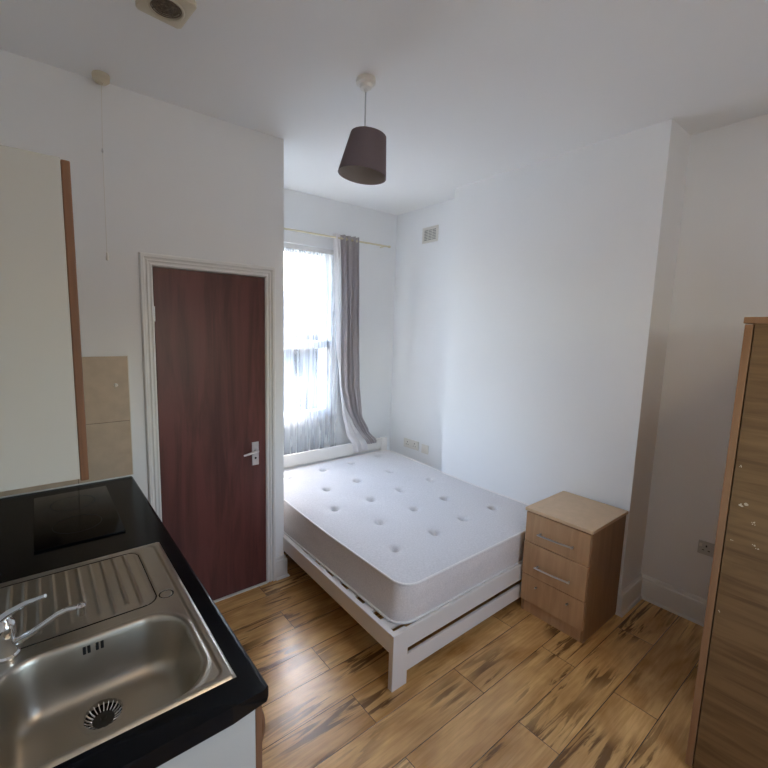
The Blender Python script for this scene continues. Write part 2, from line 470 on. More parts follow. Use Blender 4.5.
arch(bm, DX0-.004, DX1+.004, DZ+.004, .010, YD-.008, .006)   # inner bead
arch(bm, DX0-.022, DX1+.022, DZ+.022, .010, YD-.008, .009)
part('architrave', bm, M['gloss'], door, smooth=True)
bm = bmesh.new()
for x0, x1 in ((DX0-.001, DX0+.002), (DX1-.002, DX1+.001)): box(bm, x0, x1, YD+.001, YD+.1, 0, DZ)
box(bm, DX0, DX1, YD+.04, YD+.1, DZ-.015, DZ)
part('door_lining', bm, M['gloss'], door)
part('threshold_strip', nb(DX0, DX1, YD-.02, YD+.03, 0, .007, b=.002), M['plastic'], door)
for z in (1.70, .25):
    bm = nb(DX0-.004, DX0+.005, YD-.010, YD+.001, z, z+.08, b=.003); part('hinge', bm, M['satin'], door)
hp = part('handle_plate', nb(-1.704, -1.660, YD-.011, YD-.003, .822, .970, b=.002), M['handlewhite'], door)
bm = tube(bmesh.new(), [(-1.682, YD-.009, .918), (-1.682, YD-.045, .918), (-1.69, YD-.052, .918), (-1.73, YD-.054, .914), (-1.775, YD-.050, .906)], [.009, .009, .009, .008, .006])
h = part('lever', bm, M['handlewhite'], hp, smooth=True); h.matrix_parent_inverse = Matrix.Identity(4)
bm = lathe(bmesh.new(), [(0, -.0006), (.007, -.0006), (.007, .001), (0, .001)], (-1.682, YD-.0115, .868), 16, 'Y')
h = part('keyhole', bm, M['dark'], hp); h.matrix_parent_inverse = Matrix.Identity(4)

# ---- outside
struct('ground', nb(-40, 50, -50, 60, -3.2, -3.0), M['ground'])
hs = thing('terraced_house', 'brick terraced house with slate roof seen dimly through the net curtain', 'house', (4, 14, -3))
bm = nb(-6, 16, 12.5, 19, -3, 1.6); part('wall', bm, M['brick'], hs)
bm = bmesh.new()
a = [bm.verts.new(v) for v in ((-6.3, 12.2, 1.45), (16.3, 12.2, 1.45), (16.3, 19.3, 1.45), (-6.3, 19.3, 1.45), (-6.3, 15.75, 3.6), (16.3, 15.75, 3.6))]
for f in ((0, 1, 5, 4), (2, 3, 4, 5), (0, 4, 3), (1, 2, 5), (0, 3, 2, 1)): bm.faces.new([a[i] for i in f])
part('roof', bm, M['roof'], hs)
part('chimney', nb(5.9, 7.0, 15.2, 16.0, 2.8, 4.9, b=.03), M['brick'], hs)
for x in (-4, -1.5, 1, 3.5, 6, 8.5, 11, 13.5):
    part('window', nb(x, x+1.0, 12.44, 12.5, -.3, 1.0, b=.01), M['hob'], hs)

# ------------------------------------------------------------------ bed
bed = thing('bed_frame', 'white painted wooden double bed frame with slatted base', 'bed', (-.76, -1.0, 0))
BX0, BX1, BY1, BY0 = -1.513, -.035, -1.906, -.17
LW, LT = .095, .03
SK = .045    # the long side drifts a little to the right towards the head
def skew(bm):
    for v in bm.verts: v.co.x += SK*(v.co.y-BY1)/(BY0-BY1)*(1 if v.co.x < -.7 else .35)
    return bm
for x0 in (BX0, BX1-LW):
    part('leg', skew(nb(x0, x0+LW, BY1, BY1+LT, 0, .283, b=.003)), M['bedpaint'], bed)
part('foot_rail', nb(BX0+LW, BX1-LW, BY1+.004, BY1+.020, .181, .282, b=.003), M['bedpaint'], bed)
part('foot_rail', nb(BX0+LW, BX1-LW, BY1+.004, BY1+.020, .062, .146, b=.003), M['bedpaint'], bed)
for x0 in (BX0, BX1-.028):
    part('side_rail', skew(nb(x0, x0+.028, BY1+LT, BY0-.0, .185, .282, b=.003)), M['bedpaint'], bed)
for x0 in (BX0+.02, BX1-.06):
    part('head_post', skew(nb(x0, x0+.075, BY0, BY0+.04, 0, .632, b=.003)), M['bedpaint'], bed)
part('head_rail', nb(BX0+.14, BX1-.04, BY0+.008, BY0+.032, .522, .628, b=.003), M['bedpaint'], bed)
part('head_rail', nb(BX0+.14, BX1-.04, BY0+.008, BY0+.032, .30, .40, b=.003), M['bedpaint'], bed)
for i in range(12):
    y = BY1+.07 + i*(BY0-BY1-.15)/11
    part('slat', skew(nb(BX0+.024, BX1-.026, y, y+.072, .252, .268, b=.003)), M['bedpaint'], bed)
for x0 in (BX0+.028, BX1-.05):
    part('slat_ledge', skew(nb(x0, x0+.022, BY1+.03, BY0-.002, .215, .2515)), M['bedpaint'], bed)

# ---- mattress
mt = thing('mattress', 'white button-tufted double mattress lying bare on the white bed frame', 'mattress', (-.72, -1.0, .27))
MX0, MX1, MY0, MY1, MZ0, MZ1 = -1.418, -.012, -.180, -1.872, .270, .479
buttons = [(-.22, -.30), (-.56, -.33), (-.873, -.345), (-1.20, -.34), (-.40, -.654), (-.769, -.676), (-1.07, -.691), (-.237, -.957), (-.597, -.984),
           (-.896, -.992), (-1.200, -.979), (-.43, -1.275), (-.745, -1.275), (-1.07, -1.287), (-.277, -1.567), (-.588, -1.557), (-.885, -1.583), (-1.213, -1.581)]
def rrect(x0, x1, y0, y1, r, n=8):
    pts = []
    for cx, cy, a0 in ((x1-r, y1-r, 0), (x0+r, y1-r, PI/2), (x0+r, y0+r, PI), (x1-r, y0+r, 3*PI/2)):
        for k in range(n+1):
            a = a0+k*PI/2/n; pts.append((cx+r*math.cos(a), cy+r*math.sin(a)))
    return pts
def rr_sd(x, y, x0, x1, y0, y1, r):
    cx, cy = (x0+x1)/2, (y0+y1)/2
    qx = abs(x-cx)-(x1-x0)/2+r; qy = abs(y-cy)-(y1-y0)/2+r
    return math.hypot(max(qx, 0), max(qy, 0))+min(max(qx, qy), 0)-r
# top panel: height field with tufts
def sm(a, b, x):
    t = min(1, max(0, (x-a)/(b-a))); return t*t*(3-2*t)
def mat_top(x, y):
    d = -rr_sd(x, y, MX0, MX1, MY1, MY0, .09)
    z = MZ1-.012 + .016*(1-math.exp(-max(d, 0)/.06))
    for bx, by in buttons:
        q = math.hypot(x-bx, y-by)
        if q < .2: z -= .042*math.exp(-(q/.021)**2) + .010*math.exp(-(q/.06)**2)
    z += .0025*noise.noise(Vector((x*6, y*6, 1))) + .038*sm(-1.3, MY0, y)
    return z
bm = bmesh.new()
NX, NY = 210, 250
g = []
for j in range(NY+1):
    row = []
    for i in range(NX+1):
        x = MX0+(MX1-MX0)*i/NX; y = MY1+(MY0-MY1)*j/NY
        # pull corners on to the rounded outline
        d = rr_sd(x, y, MX0, MX1, MY1, MY0, .09)
        if d > 0:
            cx = min(max(x, MX0+.09), MX1-.09); cy = min(max(y, MY1+.09), MY0-.09)
            v = Vector((x-cx, y-cy)); v.normalize(); x, y = cx+v.x*.09, cy+v.y*.09
        row.append(bm.verts.new((x, y, mat_top(x, y))))
    g.append(row)
for j in range(NY):
    for i in range(NX):
        bm.faces.new((g[j][i], g[j][i+1], g[j+1][i+1], g[j+1][i]))
part('top_panel', bm, M['mattress'], mt, smooth=True)
# border, slightly bulging
bm = bmesh.new()
rings = []
outline = rrect(MX0, MX1, MY1, MY0, .09, 8)
# densify
dense = []
for i, p in enumerate(outline):
    q = outline[(i+1) % len(outline)]; L = math.dist(p, q); n = max(1, int(L/.03))
    for k in range(n): dense.append((p[0]+(q[0]-p[0])*k/n, p[1]+(q[1]-p[1])*k/n))
cxm, cym = (MX0+MX1)/2, (MY0+MY1)/2
for s in range(11):
    f = s/10; ring = []
    for x, y in dense:
        z = MZ0+.004 + (MZ1-.014+.038*sm(-1.3, MY0, y)-MZ0-.004)*f
        sag = .026*(1-f)**1.5*max(0, min(1, (-1.30-x)/.1)); off = .009*math.sin(PI*f)-.004*math.cos(2*PI*f*2)*.3 + .004*noise.noise(Vector((x*9, y*9, f*5)))*math.sin(PI*f)
        dx = .0; L = math.hypot(x-cxm, y-cym)
        ring.append(bm.verts.new((x+(x-cxm)/L*off-sag, y+(y-cym)/L*off, z)))
    rings.append(ring)
n = len(dense)
for s in range(10):
    for k in range(n): bm.faces.new((rings[s][k], rings[s][(k+1) % n], rings[s+1][(k+1) % n], rings[s+1][k]))
bm.faces.new(rings[0][::-1])
part('border', bm, M['mattress_side'], mt, smooth=True)
for z in (MZ1-.010, MZ0+.008):
    bm = bmesh.new()
    pts = [Vector((x, y, z+(.038*sm(-1.3, MY0, y) if z > .4 else 0))) for x, y in dense]; rg = []
    for i, p in enumerate(pts):
        d = (pts[(i+1) % n]-pts[i-1]).normalized(); a = Vector((d.y, -d.x, 0)); b_ = Vector((0, 0, 1)); p = p-Vector((.026*max(0, min(1, (-1.30-p.x)/.1)) if z < .3 else 0, 0, 0))
        rg.append([bm.verts.new(p+a*.003+(a*math.cos(k*PI/4)+b_*math.sin(k*PI/4))*.0062) for k in range(8)])
    for i in range(n):
        for k in range(8): bm.faces.new((rg[i][k], rg[i][(k+1) % 8], rg[(i+1) % n][(k+1) % 8], rg[(i+1) % n][k]))
    part('piping', bm, M['piping'], mt, smooth=True)
for bx, by in buttons:
    zc = mat_top(bx, by)
    bm = lathe(bmesh.new(), [(0, -.004), (.007, -.003), (.009, .000), (.007, .0025), (0, .003)], (bx, by, zc), 14)
    part('tuft_button', bm, M['mattress'], mt, smooth=True)

# ------------------------------------------------------------------ bedside cabinet
bc = thing('bedside_cabinet', 'light wood three-drawer bedside cabinet with a square top at the bed foot', 'bedside cabinet', (-.23, -2.10, 0))
CX0, CX1, CY0, CY1 = -.448, -.022, -2.278, -1.914
bm = nb(CX0, CX1, CY0, CY0+.016, 0, .637, b=.001); box(bm, CX0, CX1, CY1-.016, CY1, 0, .637, b=.001)
box(bm, CX1-.008, CX1-.002, CY0+.016, CY1-.016, .03, .637); box(bm, CX0+.012, CX1-.008, CY0+.016, CY1-.016, .07, .084)
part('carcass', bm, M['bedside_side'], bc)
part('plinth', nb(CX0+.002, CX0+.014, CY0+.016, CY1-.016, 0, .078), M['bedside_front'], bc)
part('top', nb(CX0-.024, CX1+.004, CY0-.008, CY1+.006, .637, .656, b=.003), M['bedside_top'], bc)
for z0, z1, xo, hz in ((.452, .630, 0, .525), (.250, .447, -.006, .325), (.080, .246, -.003, .195)):
    x1 = CX0-.001+xo*0; x0 = x1-.016+xo
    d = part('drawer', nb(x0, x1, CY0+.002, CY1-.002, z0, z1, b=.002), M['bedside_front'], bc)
    dark_h = hz < .2
    bm = bmesh.new()
    ya, yb = -2.20, -2.00
    if dark_h:
        for y in (ya+.01, yb-.01):
            hh = part('handle_stud', tube(bmesh.new(), [(x0+.001, y, hz), (x0-.018, y, hz)], .005, 8), M['satin'], d, smooth=True)
            hh.matrix_parent_inverse = Matrix.Identity(4)
        bm.free(); continue
    for y in (ya+.01, yb-.01): tube(bm, [(x0+.001, y, hz), (x0-.022, y, hz)], .005, 8)
    if True:
        pts = [(x0-.022-.004*math.sin(PI*k/8), ya+(yb-ya)*k/8, hz+.004-.008*(k/8)) for k in range(9)]
        tube(bm, pts, .0055, 8)
    hh = part('handle', bm, M['satin'], d, smooth=True)
    hh.matrix_parent_inverse = Matrix.Identity(4)

# ------------------------------------------------------------------ wardrobe
wd = thing('wardrobe', 'tall brown wooden wardrobe at the right edge with sticker residue on its side', 'wardrobe', (-.26, -3.1, 0))
VX0, VX1, VY1, VY0, VZ = -.80, .275, -2.846, -3.40, 1.722
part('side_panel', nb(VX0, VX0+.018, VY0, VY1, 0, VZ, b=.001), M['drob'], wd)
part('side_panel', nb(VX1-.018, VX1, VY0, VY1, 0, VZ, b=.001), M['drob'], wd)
part('back_panel', nb(VX0+.018, VX1-.018, VY0, VY0+.006, .02, VZ), M['drob'], wd)
part('base_panel', nb(VX0+.018, VX1-.018, VY0+.006, VY1, .06, .078), M['drob'], wd)
part('plinth', nb(VX0+.018, VX1-.018, VY1-.04, VY1-.024, 0, .06), M['drob'], wd)
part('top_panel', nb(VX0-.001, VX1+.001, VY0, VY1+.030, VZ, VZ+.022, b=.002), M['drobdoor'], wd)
xm = (VX0+VX1)/2
for x0, x1, hx in ((VX0+.001, xm-.002, xm-.05), (xm+.002, VX1-.001, xm+.05)):
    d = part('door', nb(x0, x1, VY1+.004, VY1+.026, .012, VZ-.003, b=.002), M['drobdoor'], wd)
    bm = bmesh.new()
    for z in (.90, 1.02): tube(bm, [(hx, VY1+.025, z), (hx, VY1+.05, z)], .005, 8)
    tube(bm, [(hx, VY1+.05, .885), (hx, VY1+.05, 1.035)], .006, 8)
    hh = part('handle', bm, M['satin'], d, smooth=True); hh.matrix_parent_inverse = Matrix.Identity(4)
# torn sticker residue on the side panel
def residue(y, z, s, seed):
    rnd = random.Random(seed)
    bm = bmesh.new()
    for _ in range(5):
        cy, cz = y+rnd.uniform(-s, s), z+rnd.uniform(-s, s)*.7; r = s*rnd.uniform(.15, .42)
        pts = [(cy+r*rnd.uniform(.6, 1.2)*math.cos(a*PI/4), cz+r*rnd.uniform(.6, 1.2)*math.sin(a*PI/4)) for a in range(8)]
        f = [bm.verts.new((VX0-.0008, p, q)) for p, q in pts]; k = [bm.verts.new((VX0+.0002, p, q)) for p, q in pts]
        bm.faces.new(f); bm.faces.new(k[::-1])
        for i in range(8): bm.faces.new((f[i], k[i], k[(i+1) % 8], f[(i+1) % 8]))
    part('sticker_residue', bm, M['paintspot'], wd, label='pale torn sticker residue')
def ray_x(u, v, x):
    d = fw + R_*((u-OX)/F_PX) - U_*((v-OY)/F_PX); t = (x-CAM.x)/d.x; return CAM + d*t
for i, (u, v, s) in enumerate(((743, 505, .017), (752, 523, .008), (755, 547, .010), (731, 540, .005), (719, 611, .005), (741, 466, .005))):
    q = ray_x(u, v, VX0); residue(q.y, q.z, s, 30+i)

# ------------------------------------------------------------------ kitchen: base units
CH = .887; CF = -2.376; CE = -2.412
bu = thing('base_cabinet', 'white kitchen base cabinet with brown wooden doors under the black worktop', 'cabinet', (-2.7, -1.6, 0))
bm = nb(XL+.003, -2.408, CE+.018, CE+.036, .0, CH-.042, b=.001)
part('end_panel', bm, M['melamine'], bu)
bm = nb(XL+.003, -2.428, CE+.036, YD-.03, .12, .138); box(bm, XL+.003, XL+.013, CE+.036, YD-.03, .138, CH-.21)
box(bm, XL+.003, -2.428, YD-.05, YD-.032, 0, CH-.042)
part('carcass', bm, M['melamine'], bu)
part('plinth', nb(-2.50, -2.484, CE+.05, YD-.05, 0, .12), M['kdoor'], bu)
for k in range(3):
    y0 = CE+.020+k*.533; y1 = y0+.529
    d = part('door', nb(-2.4065, -2.3905, y0, y1, .13, CH-.046, b=.003), M['kdoor'], bu)
    bm = bmesh.new()
    hy = y0+.035
    pts = [(-2.391+.016*math.sin(PI*j/10), hy, CH-.20+.12*j/10) for j in range(11)]
    tube(bm, pts, .008, 8)
    hh = part('handle', bm, M['kdoor'], d, smooth=True); hh.matrix_parent_inverse = Matrix.Identity(4)

# worktop with a cut-out under the sink
SX0, SX1, SY0, SY1 = -2.928, -2.430, -2.342, -1.602
wt = thing('worktop', 'glossy black laminate kitchen worktop around the steel sink', 'worktop', (-2.68, -1.6, CH-.04))
BXl, BXr, BYn, BYf = -2.875, -2.478, -2.322, -2.020     # bowl opening
bm = bmesh.new()
ix0, ix1, iy0, iy1 = BXl-.012, BXr+.012, BYn-.010, BYf+.012
z0, z1 = CH-.040, CH
def prof_front():  # rounded front edge profile (x, z)
    r = .016; pts = []
    for k in range(7):
        a = PI/2*k/6; pts.append((CF-r+r*math.sin(a), z1-r+r*math.cos(a)))
    for k in range(5):
        a = PI/2*k/4; pts.append((CF-.008+.008*math.cos(a), z0+.008-.008*math.sin(a)))
    return pts
pf = prof_front()
poly = [(ix1, z1)]+pf+[(ix1, z0)]
def extr_y(bm, poly, y0, y1, ch=0.):
    a = [bm.verts.new((x, y0+(max(0, (x-(CF-ch)))), z)) for x, z in poly]; b = [bm.verts.new((x, y1, z)) for x, z in poly]; n = len(poly)
    for i in range(n): bm.faces.new((a[i], a[(i+1) % n], b[(i+1) % n], b[i]))
    bm.faces.new(a[::-1]); bm.faces.new(b)
extr_y(bm, poly, CE, YD-.0005, .018)
box(bm, XL, ix0, CE, YD-.0005, z0, z1); box(bm, ix0, ix1, CE, iy0, z0, z1); box(bm, ix0, ix1, iy1, YD-.0005, z0, z1)
part('top', bm, M['black'], wt, smooth=True)
bm = nb(XL, CF-.01, YD-.008, YD, CH, CH+.008, b=.002); box(bm, XL, XL+.006, CE, YD-.008, CH, CH+.006, b=.002)
part('sealant', bm, M['plastic'], wt, smooth=True, label='white sealant bead')

# hob
hob = thing('hob', 'flat black glass two-zone hob set in the black worktop', 'hob', (-2.66, -1.16, CH))
HX0, HX1, HY0, HY1 = -2.80, -2.515, -1.445, -.885
part('glass', nb(HX0, HX1, HY0, HY1, CH+.0005, CH+.007, b=.0025), M['hob'], hob, smooth=True)
for y in (-1.04, -1.28):
    bm = bmesh.new()
    r0, r1 = .082, .084
    a = [bm.verts.new((-2.66+r0*math.cos(k*PI/24), y+r0*math.sin(k*PI/24), CH+.0072)) for k in range(48)]
    b_ = [bm.verts.new((-2.66+r1*math.cos(k*PI/24), y+r1*math.sin(k*PI/24), CH+.0072)) for k in range(48)]
    for k in range(48): bm.faces.new((a[k], a[(k+1) % 48], b_[(k+1) % 48], b_[k]))
    part('zone_ring', bm, mat('zone_print', (.006, .006, .007), .3, spec=.1), hob)

# sink
sk = thing('kitchen_sink', 'stainless steel inset sink with ribbed drainer and strainer waste', 'sink', ((SX0+SX1)/2, (SY0+SY1)/2, CH))
BD = .132; DR = (-2.675, -2.118)
def sstep(a, b, x):
    t = min(1, max(0, (x-a)/(b-a))); return t*t*(3-2*t)
groove_x = [-2.890+.0338*k for k in range(12)]
def sink_z(x, y):
    z = CH+.006
    e = -rr_sd(x, y, SX0, SX1, SY0, SY1, .012)
    z -= .0055*(1-sstep(0, .006, e))
    # recessed deck inside the flat rim
    d = -rr_sd(x, y, SX0+.014, SX1-.020, SY0+.012, SY1-.012, .03)
    z -= .004*sstep(0, .007, d)
    # raised lip round the bowl
    s = rr_sd(x, y, BXl, BXr, BYn, BYf, .088)
    z += .0028*math.exp(-((s-.012)/.005)**2)*(1 if d > .004 else 0)
    if s < .004:
        q = -s+.004
        depth = BD*(1-math.exp(-1.0*(max(0, q-.0)/.021)**1.6)) if q < .09 else BD
        z -= depth
        f = sstep(.03, .10, q); z -= .006*f*max(0, 1-math.hypot(x-DR[0], y-DR[1])/.2)
    else:
        # drainer ribs
        dd = rr_sd(x, y, -2.912, -2.508, -1.962, -1.622, .040)
        if dd < .012:
            z -= .003*math.exp(-((dd+.002)/.003)**2)
        if dd < -.006:
            for gx in groove_x:
                a = abs(x-gx)
                if a < .012: z += .0036*math.exp(-(a/.0030)**2)*sstep(.006, .016, -dd)*sstep(-1.962+.03*(groove_x.index(gx) % 2), -1.950+.03*(groove_x.index(gx) % 2), y)
            z -= .0015
        # knock-out disc near the front corner
        r = math.hypot(x+2.484, y+1.935)
        z -= .003*math.exp(-((r-.019)/.003)**2)
    return z
bm = bmesh.new()
xs = [SX0+(SX1-SX0)*i/150 for i in range(151)]; ys = [SY0+(SY1-SY0)*j/220 for j in range(221)]
gr = [[bm.verts.new((x, y, sink_z(x, y))) for x in xs] for y in ys]
for j in range(220):
    for i in range(150):
        cxx = (xs[i]+xs[i+1])/2; cyy = (ys[j]+ys[j+1])/2
        if math.hypot(cxx-DR[0], cyy-DR[1]) < .041: continue
        bm.faces.new((gr[j][i], gr[j][i+1], gr[j+1][i+1], gr[j+1][i]))
bmesh.ops.delete(bm, geom=[v for v in bm.verts if not v.link_faces], context='VERTS')
bs = part('basin', bm, M['steel'], sk, smooth=True)
for p_ in bs.data.polygons: p_.use_smooth = True
try:
    for at in list(bs.data.attributes):
        if at.name == 'sharp_edge': bs.data.attributes.remove(at)
except Exception: pass
zb = sink_z(DR[0]+.045, DR[1])
# strainer
bm = lathe(bmesh.new(), [(.040, -.010), (.0415, -.003), (.0425, .0005), (.047, .001), (.051, .0003), (.0512, -.002), (.050, -.004)], (DR[0], DR[1], zb+.001), 48, cap=False)
ws = part('waste_ring', bm, M['steel'], sk, smooth=True)
bm = lathe(bmesh.new(), [(0, -.032), (.041, -.032), (.042, -.004), (.0415, -.004), (.0405, -.030), (0, -.030)], (DR[0], DR[1], zb), 32)
part('waste_cup', bm, M['dark'], sk, smooth=True)
bm = bmesh.new()
for k in range(22):
    a = 2*PI*k/22; ca, sa = math.cos(a), math.sin(a)
    tube(bm, [(DR[0]+.0405*ca, DR[1]+.0405*sa, zb-.004), (DR[0]+.034*ca, DR[1]+.034*sa, zb-.011), (DR[0]+.024*ca, DR[1]+.024*sa, zb-.016)], .0019, 6)
part('strainer', bm, M['chrome'], sk, smooth=True)
part('strainer_plug', lathe(bmesh.new(), [(0, -.020), (.023, -.020), (.024, -.0165), (.006, -.014), (.006, -.008), (0, -.007)], (DR[0], DR[1], zb), 24), mat('plug_dark', (.03, .03, .028), .4), sk, smooth=True)
# overflow slots on the far wall of the bowl
def on_bowl_wall(x, zt):
    y = BYf-.002
    while sink_z(x, y) > zt and y > BYf-.08: y -= .0005
    return y
bm = bmesh.new()
for x in (-2.700, -2.690, -2.672, -2.661):
    for zt in (.866,):
        y = on_bowl_wall(x, zt)
        box(bm, x-.0035, x+.0035, y-.0022, y+.006, zt-.013, zt+.008, b=.001)
part('overflow_slot', bm, M['dark'], sk)

# tap
tp = thing('mixer_tap', 'chrome single-lever mixer tap with swivel spout behind the sink bowl', 'tap', (-2.852, -1.972, CH+.004))
TX, TY, TZ = -2.852, -1.972, CH+.003
bm = lathe(bmesh.new(), [(0, 0), (.027, 0), (.027, .006), (.023, .010), (.022, .05), (.0235, .052), (.0235, .075), (.021, .086), (.012, .095), (0, .097)], (TX, TY, TZ), 32)
part('body', bm, M['chrome'], tp, smooth=True)
sp0 = Vector((TX+.02, TY-.01, TZ+.035))
pts = [sp0, Vector((-2.800, -2.003, .946)), Vector((-2.772, -2.018, .969)), Vector((-2.747, -2.031, .989)), Vector((-2.728, -2.038, .998)), Vector((-2.706, -2.046, .999))]
part('spout', tube(bmesh.new(), pts, [.0095, .0085, .0072, .0068, .0068, .0068], 14), M['chrome'], tp, smooth=True)
bm = lathe(bmesh.new(), [(0, -.016), (.0095, -.016), (.0105, -.012), (.0105, .006), (.006, .011), (0, .012)], (-2.702, -2.047, .996), 20)
part('aerator', bm, M['chrome'], tp, smooth=True)
bm = tube(bmesh.new(), [(TX-.012, TY+.005, TZ+.088), (TX+.012, TY-.012, TZ+.112), (TX+.045, TY-.034, TZ+.136), (TX+.083, TY-.060, TZ+.155)], [.011, .0085, .0065, .0042], 12)
for v in bm.verts: pass
part('lever', bm, M['chrome'], tp, smooth=True)

# ------------------------------------------------------------------ splashback tiles
ts = thing('splashback_tiles', 'beige ceramic splashback tiles in two courses beside the wall cupboard', 'tiles', (-2.68, YD, CH))
part('grout', nb(XL, -2.379, YD-.006, YD, CH+.008, 1.522), M['grout'], ts)
for z0_, z1_ in ((CH+.009, 1.1865), (1.1895, 1.522)):
    for x0, x1 in ((-2.62, -2.378), (-2.955, -2.623)):
        part('tile', nb(x0, x1, YD-.010, YD-.002, z0_, z1_, b=.0015), M['tile'], ts)
part('edge_trim', nb(-2.3785, -2.3745, YD-.011, YD, CH+.008, 1.525, b=.001), M['plastic'], ts)
bm = lathe(bmesh.new(), [(0, -.010), (.006, -.010), (.009, -.003), (.010, 0), (0, 0)], (-2.437, YD-.0105, 1.376), 14, 'Y')
part('hook_stub', bm, M['plastic'], ts, smooth=True, label='small white broken hook')

# ------------------------------------------------------------------ wall cupboard
wc = thing('wall_cupboard', 'white-sided wall cupboard with brown wooden doors at the left edge', 'cupboard', (-2.83, -1.5, 1.30))
KY0, KY1, KZ0, KZ1, KX = -2.0, -1.0, 1.302, 2.043, -2.684
part('side_panel', nb(XL, KX, KY0, KY0+.018, KZ0, KZ1, b=.001), M['melamine'], wc)
part('side_panel', nb(XL, KX, KY1-.018, KY1, KZ0, KZ1, b=.001), M['melamine'], wc)
part('base_panel', nb(XL, KX, KY0+.018, KY1-.018, KZ0, KZ0+.018), M['melamine'], wc)
part('top_panel', nb(XL, KX, KY0+.018, KY1-.018, KZ1-.018, KZ1), M['melamine'], wc)
part('back_panel', nb(XL, XL+.006, KY0+.018, KY1-.018, KZ0+.018, KZ1-.018), M['melamine'], wc)
for y0, y1, hy in ((KY0-.001, -1.502, -1.54), (-1.498, KY1, -1.46)):
    d = part('door', nb(KX+.0005, KX+.0185, y0, y1, KZ0-.006, KZ1-.003, b=.003), M['kdoor'], wc)
    pts = [(KX+.018+.016*math.sin(PI*j/10), hy, KZ0+.05+.12*j/10) for j in range(11)]
    hh = part('handle', tube(bmesh.new(), pts, .007, 8), M['kdoor'], d, smooth=True); hh.matrix_parent_inverse = Matrix.Identity(4)

# ------------------------------------------------------------------ curtains
cr = thing('curtain_rod', 'thin cream curtain rod above the window on the far wall', 'curtain rod', (-.7, -.07, 2.475))
part('rod', tube(bmesh.new(), [(-1.47, -.075, 2.470), (.02, -.075, 2.474)], .0075, 10), M['rod'], cr, smooth=True)
part('finial', lathe(bmesh.new(), [(0, 0), (.009, .002), (.012, .012), (.009, .024), (0, .028)], (.018, -.075, 2.474), 14, 'X'), M['rod'], cr, smooth=True)
for x in (-1.40, -.02):
    part('bracket', tube(bmesh.new(), [(x, .001, 2.473), (x, -.075, 2.473)], .006, 8), M['rod'], cr, smooth=True)

def sheet(bm, fn, nu, nv, th=0.):
    g = [[bm.verts.new(fn(i/nu, j/nv)) for i in range(nu+1)] for j in range(nv+1)]
    for j in range(nv):
        for i in range(nu): bm.faces.new((g[j][i], g[j][i+1], g[j+1][i+1], g[j+1][i]))
    return bm
def lerp_tab(tab, z):
    """tab: descending z list of (z, value)"""
    if z >= tab[0][0]: return tab[0][1]
    for (za, a), (zb_, b) in zip(tab, tab[1:]):
        if z >= zb_:
            t = (za-z)/(za-zb_); t = t*t*(3-2*t)*.5+t*.5; return a+(b-a)*t
    return tab[-1][1]
netc = thing('net_curtain', 'sheer white net curtain covering the sash window', 'net curtain', (-.97, -.03, 2.34))
def fn(u, v):
    z = 2.335-(2.335-.50)*v
    x = WX0-.03+(WX1-WX0+.035)*u
    a = .004+.010*min(1, v*2.5)
    y = -.030 + a*math.sin(u*2*PI*15+1.5*math.sin(u*9)+.8*v) + .006*noise.noise(Vector((u*14, v*3, 0)))
    x += .006*math.sin(u*2*PI*15+1.2+v*2)
    return Vector((x, y, z-(.008*math.sin(u*95) if v > .999 else 0)))
part('sheer_fabric', sheet(bmesh.new(), fn, 260, 30), M['voile'], netc, smooth=True)
bm = tube(bmesh.new(), [(WX0-.03, -.030, 2.338), (WX1+.01, -.030, 2.338)], .003, 8)
part('curtain_wire', bm, M['plastic'], netc, smooth=True)

cu = thing('curtain', 'grey fabric curtain with pale lining, its hem draped over the white headboard', 'curtain', (-.47, -.08, 2.5))
Lt = [(2.505, -.620), (2.2, -.600), (1.586, -.575), (1.177, -.530), (.95, -.500), (.75, -.47), (.53, -.43)]
Gt = [(2.505, -.545), (2.2, -.530), (1.586, -.515), (1.30, -.510), (1.15, -.510), (.98, -.455), (.80, -.375), (.68, -.305), (.60, -.270), (.53, -.26)]
Rt = [(2.505, -.350), (2.2, -.345), (1.586, -.335), (1.177, -.320), (.87, -.280), (.72, -.215), (.62, -.165), (.56, -.19)]
Yt = [(2.5, -.078), (1.6, -.085), (.9, -.09), (.70, -.125), (.64, -.190), (.53, -.195)]
def fold(k, amp, ph):
    return lambda s, z: amp*math.sin(2*PI*k*s+ph+.35*math.sin(z*2.1))+amp*.3*math.sin(2*PI*k*2.3*s+z)
f1 = fold(3.6, .025, .4)
def fcur(u, v):
    z = 2.505-(2.505-.605)*v
    a, b = lerp_tab(Gt, z), lerp_tab(Rt, z)
    w = min(1, (b-a)/.17)
    return Vector((a+(b-a)*u, lerp_tab(Yt, z)+f1(u, z)*w*(.75+.25*math.sin(PI*v)), z))
part('grey_fabric', sheet(bmesh.new(), fcur, 90, 90), M['curtain'], cu, smooth=True)
f2 = fold(1.6, .018, 1.2)
def flin(u, v):
    z = 2.505-(2.505-.545)*v
    a, b = lerp_tab(Lt, z), lerp_tab(Gt, z)
    w = min(1, .3+(b-a)/.12)
    return Vector((a+(b-a)*u, lerp_tab(Yt, z)+(f2(u, z)*w)*(1-u*u)+ (f1(0, z)*min(1, (lerp_tab(Rt, z)-b)/.17)*(.75+.25*math.sin(PI*v)))*u*u-.004*(1-u), z+.012*math.sin(u*9)*max(0, v-.95)*20*.5))
part('lining', sheet(bmesh.new(), flin, 50, 90), M['lining'], cu, smooth=True, label='pale off-white curtain lining along the leading edge')
for k in range(5):
    x = -.60+.060*k
    part('heading_hook', tube(bmesh.new(), [(x+.010*math.cos(a*PI/6)*.3, -.075+.013*math.cos(a*PI/6), 2.473+.014*math.sin(a*PI/6)) for a in range(13)], .0022, 6, cap=True), M['rod'], cu, smooth=True)

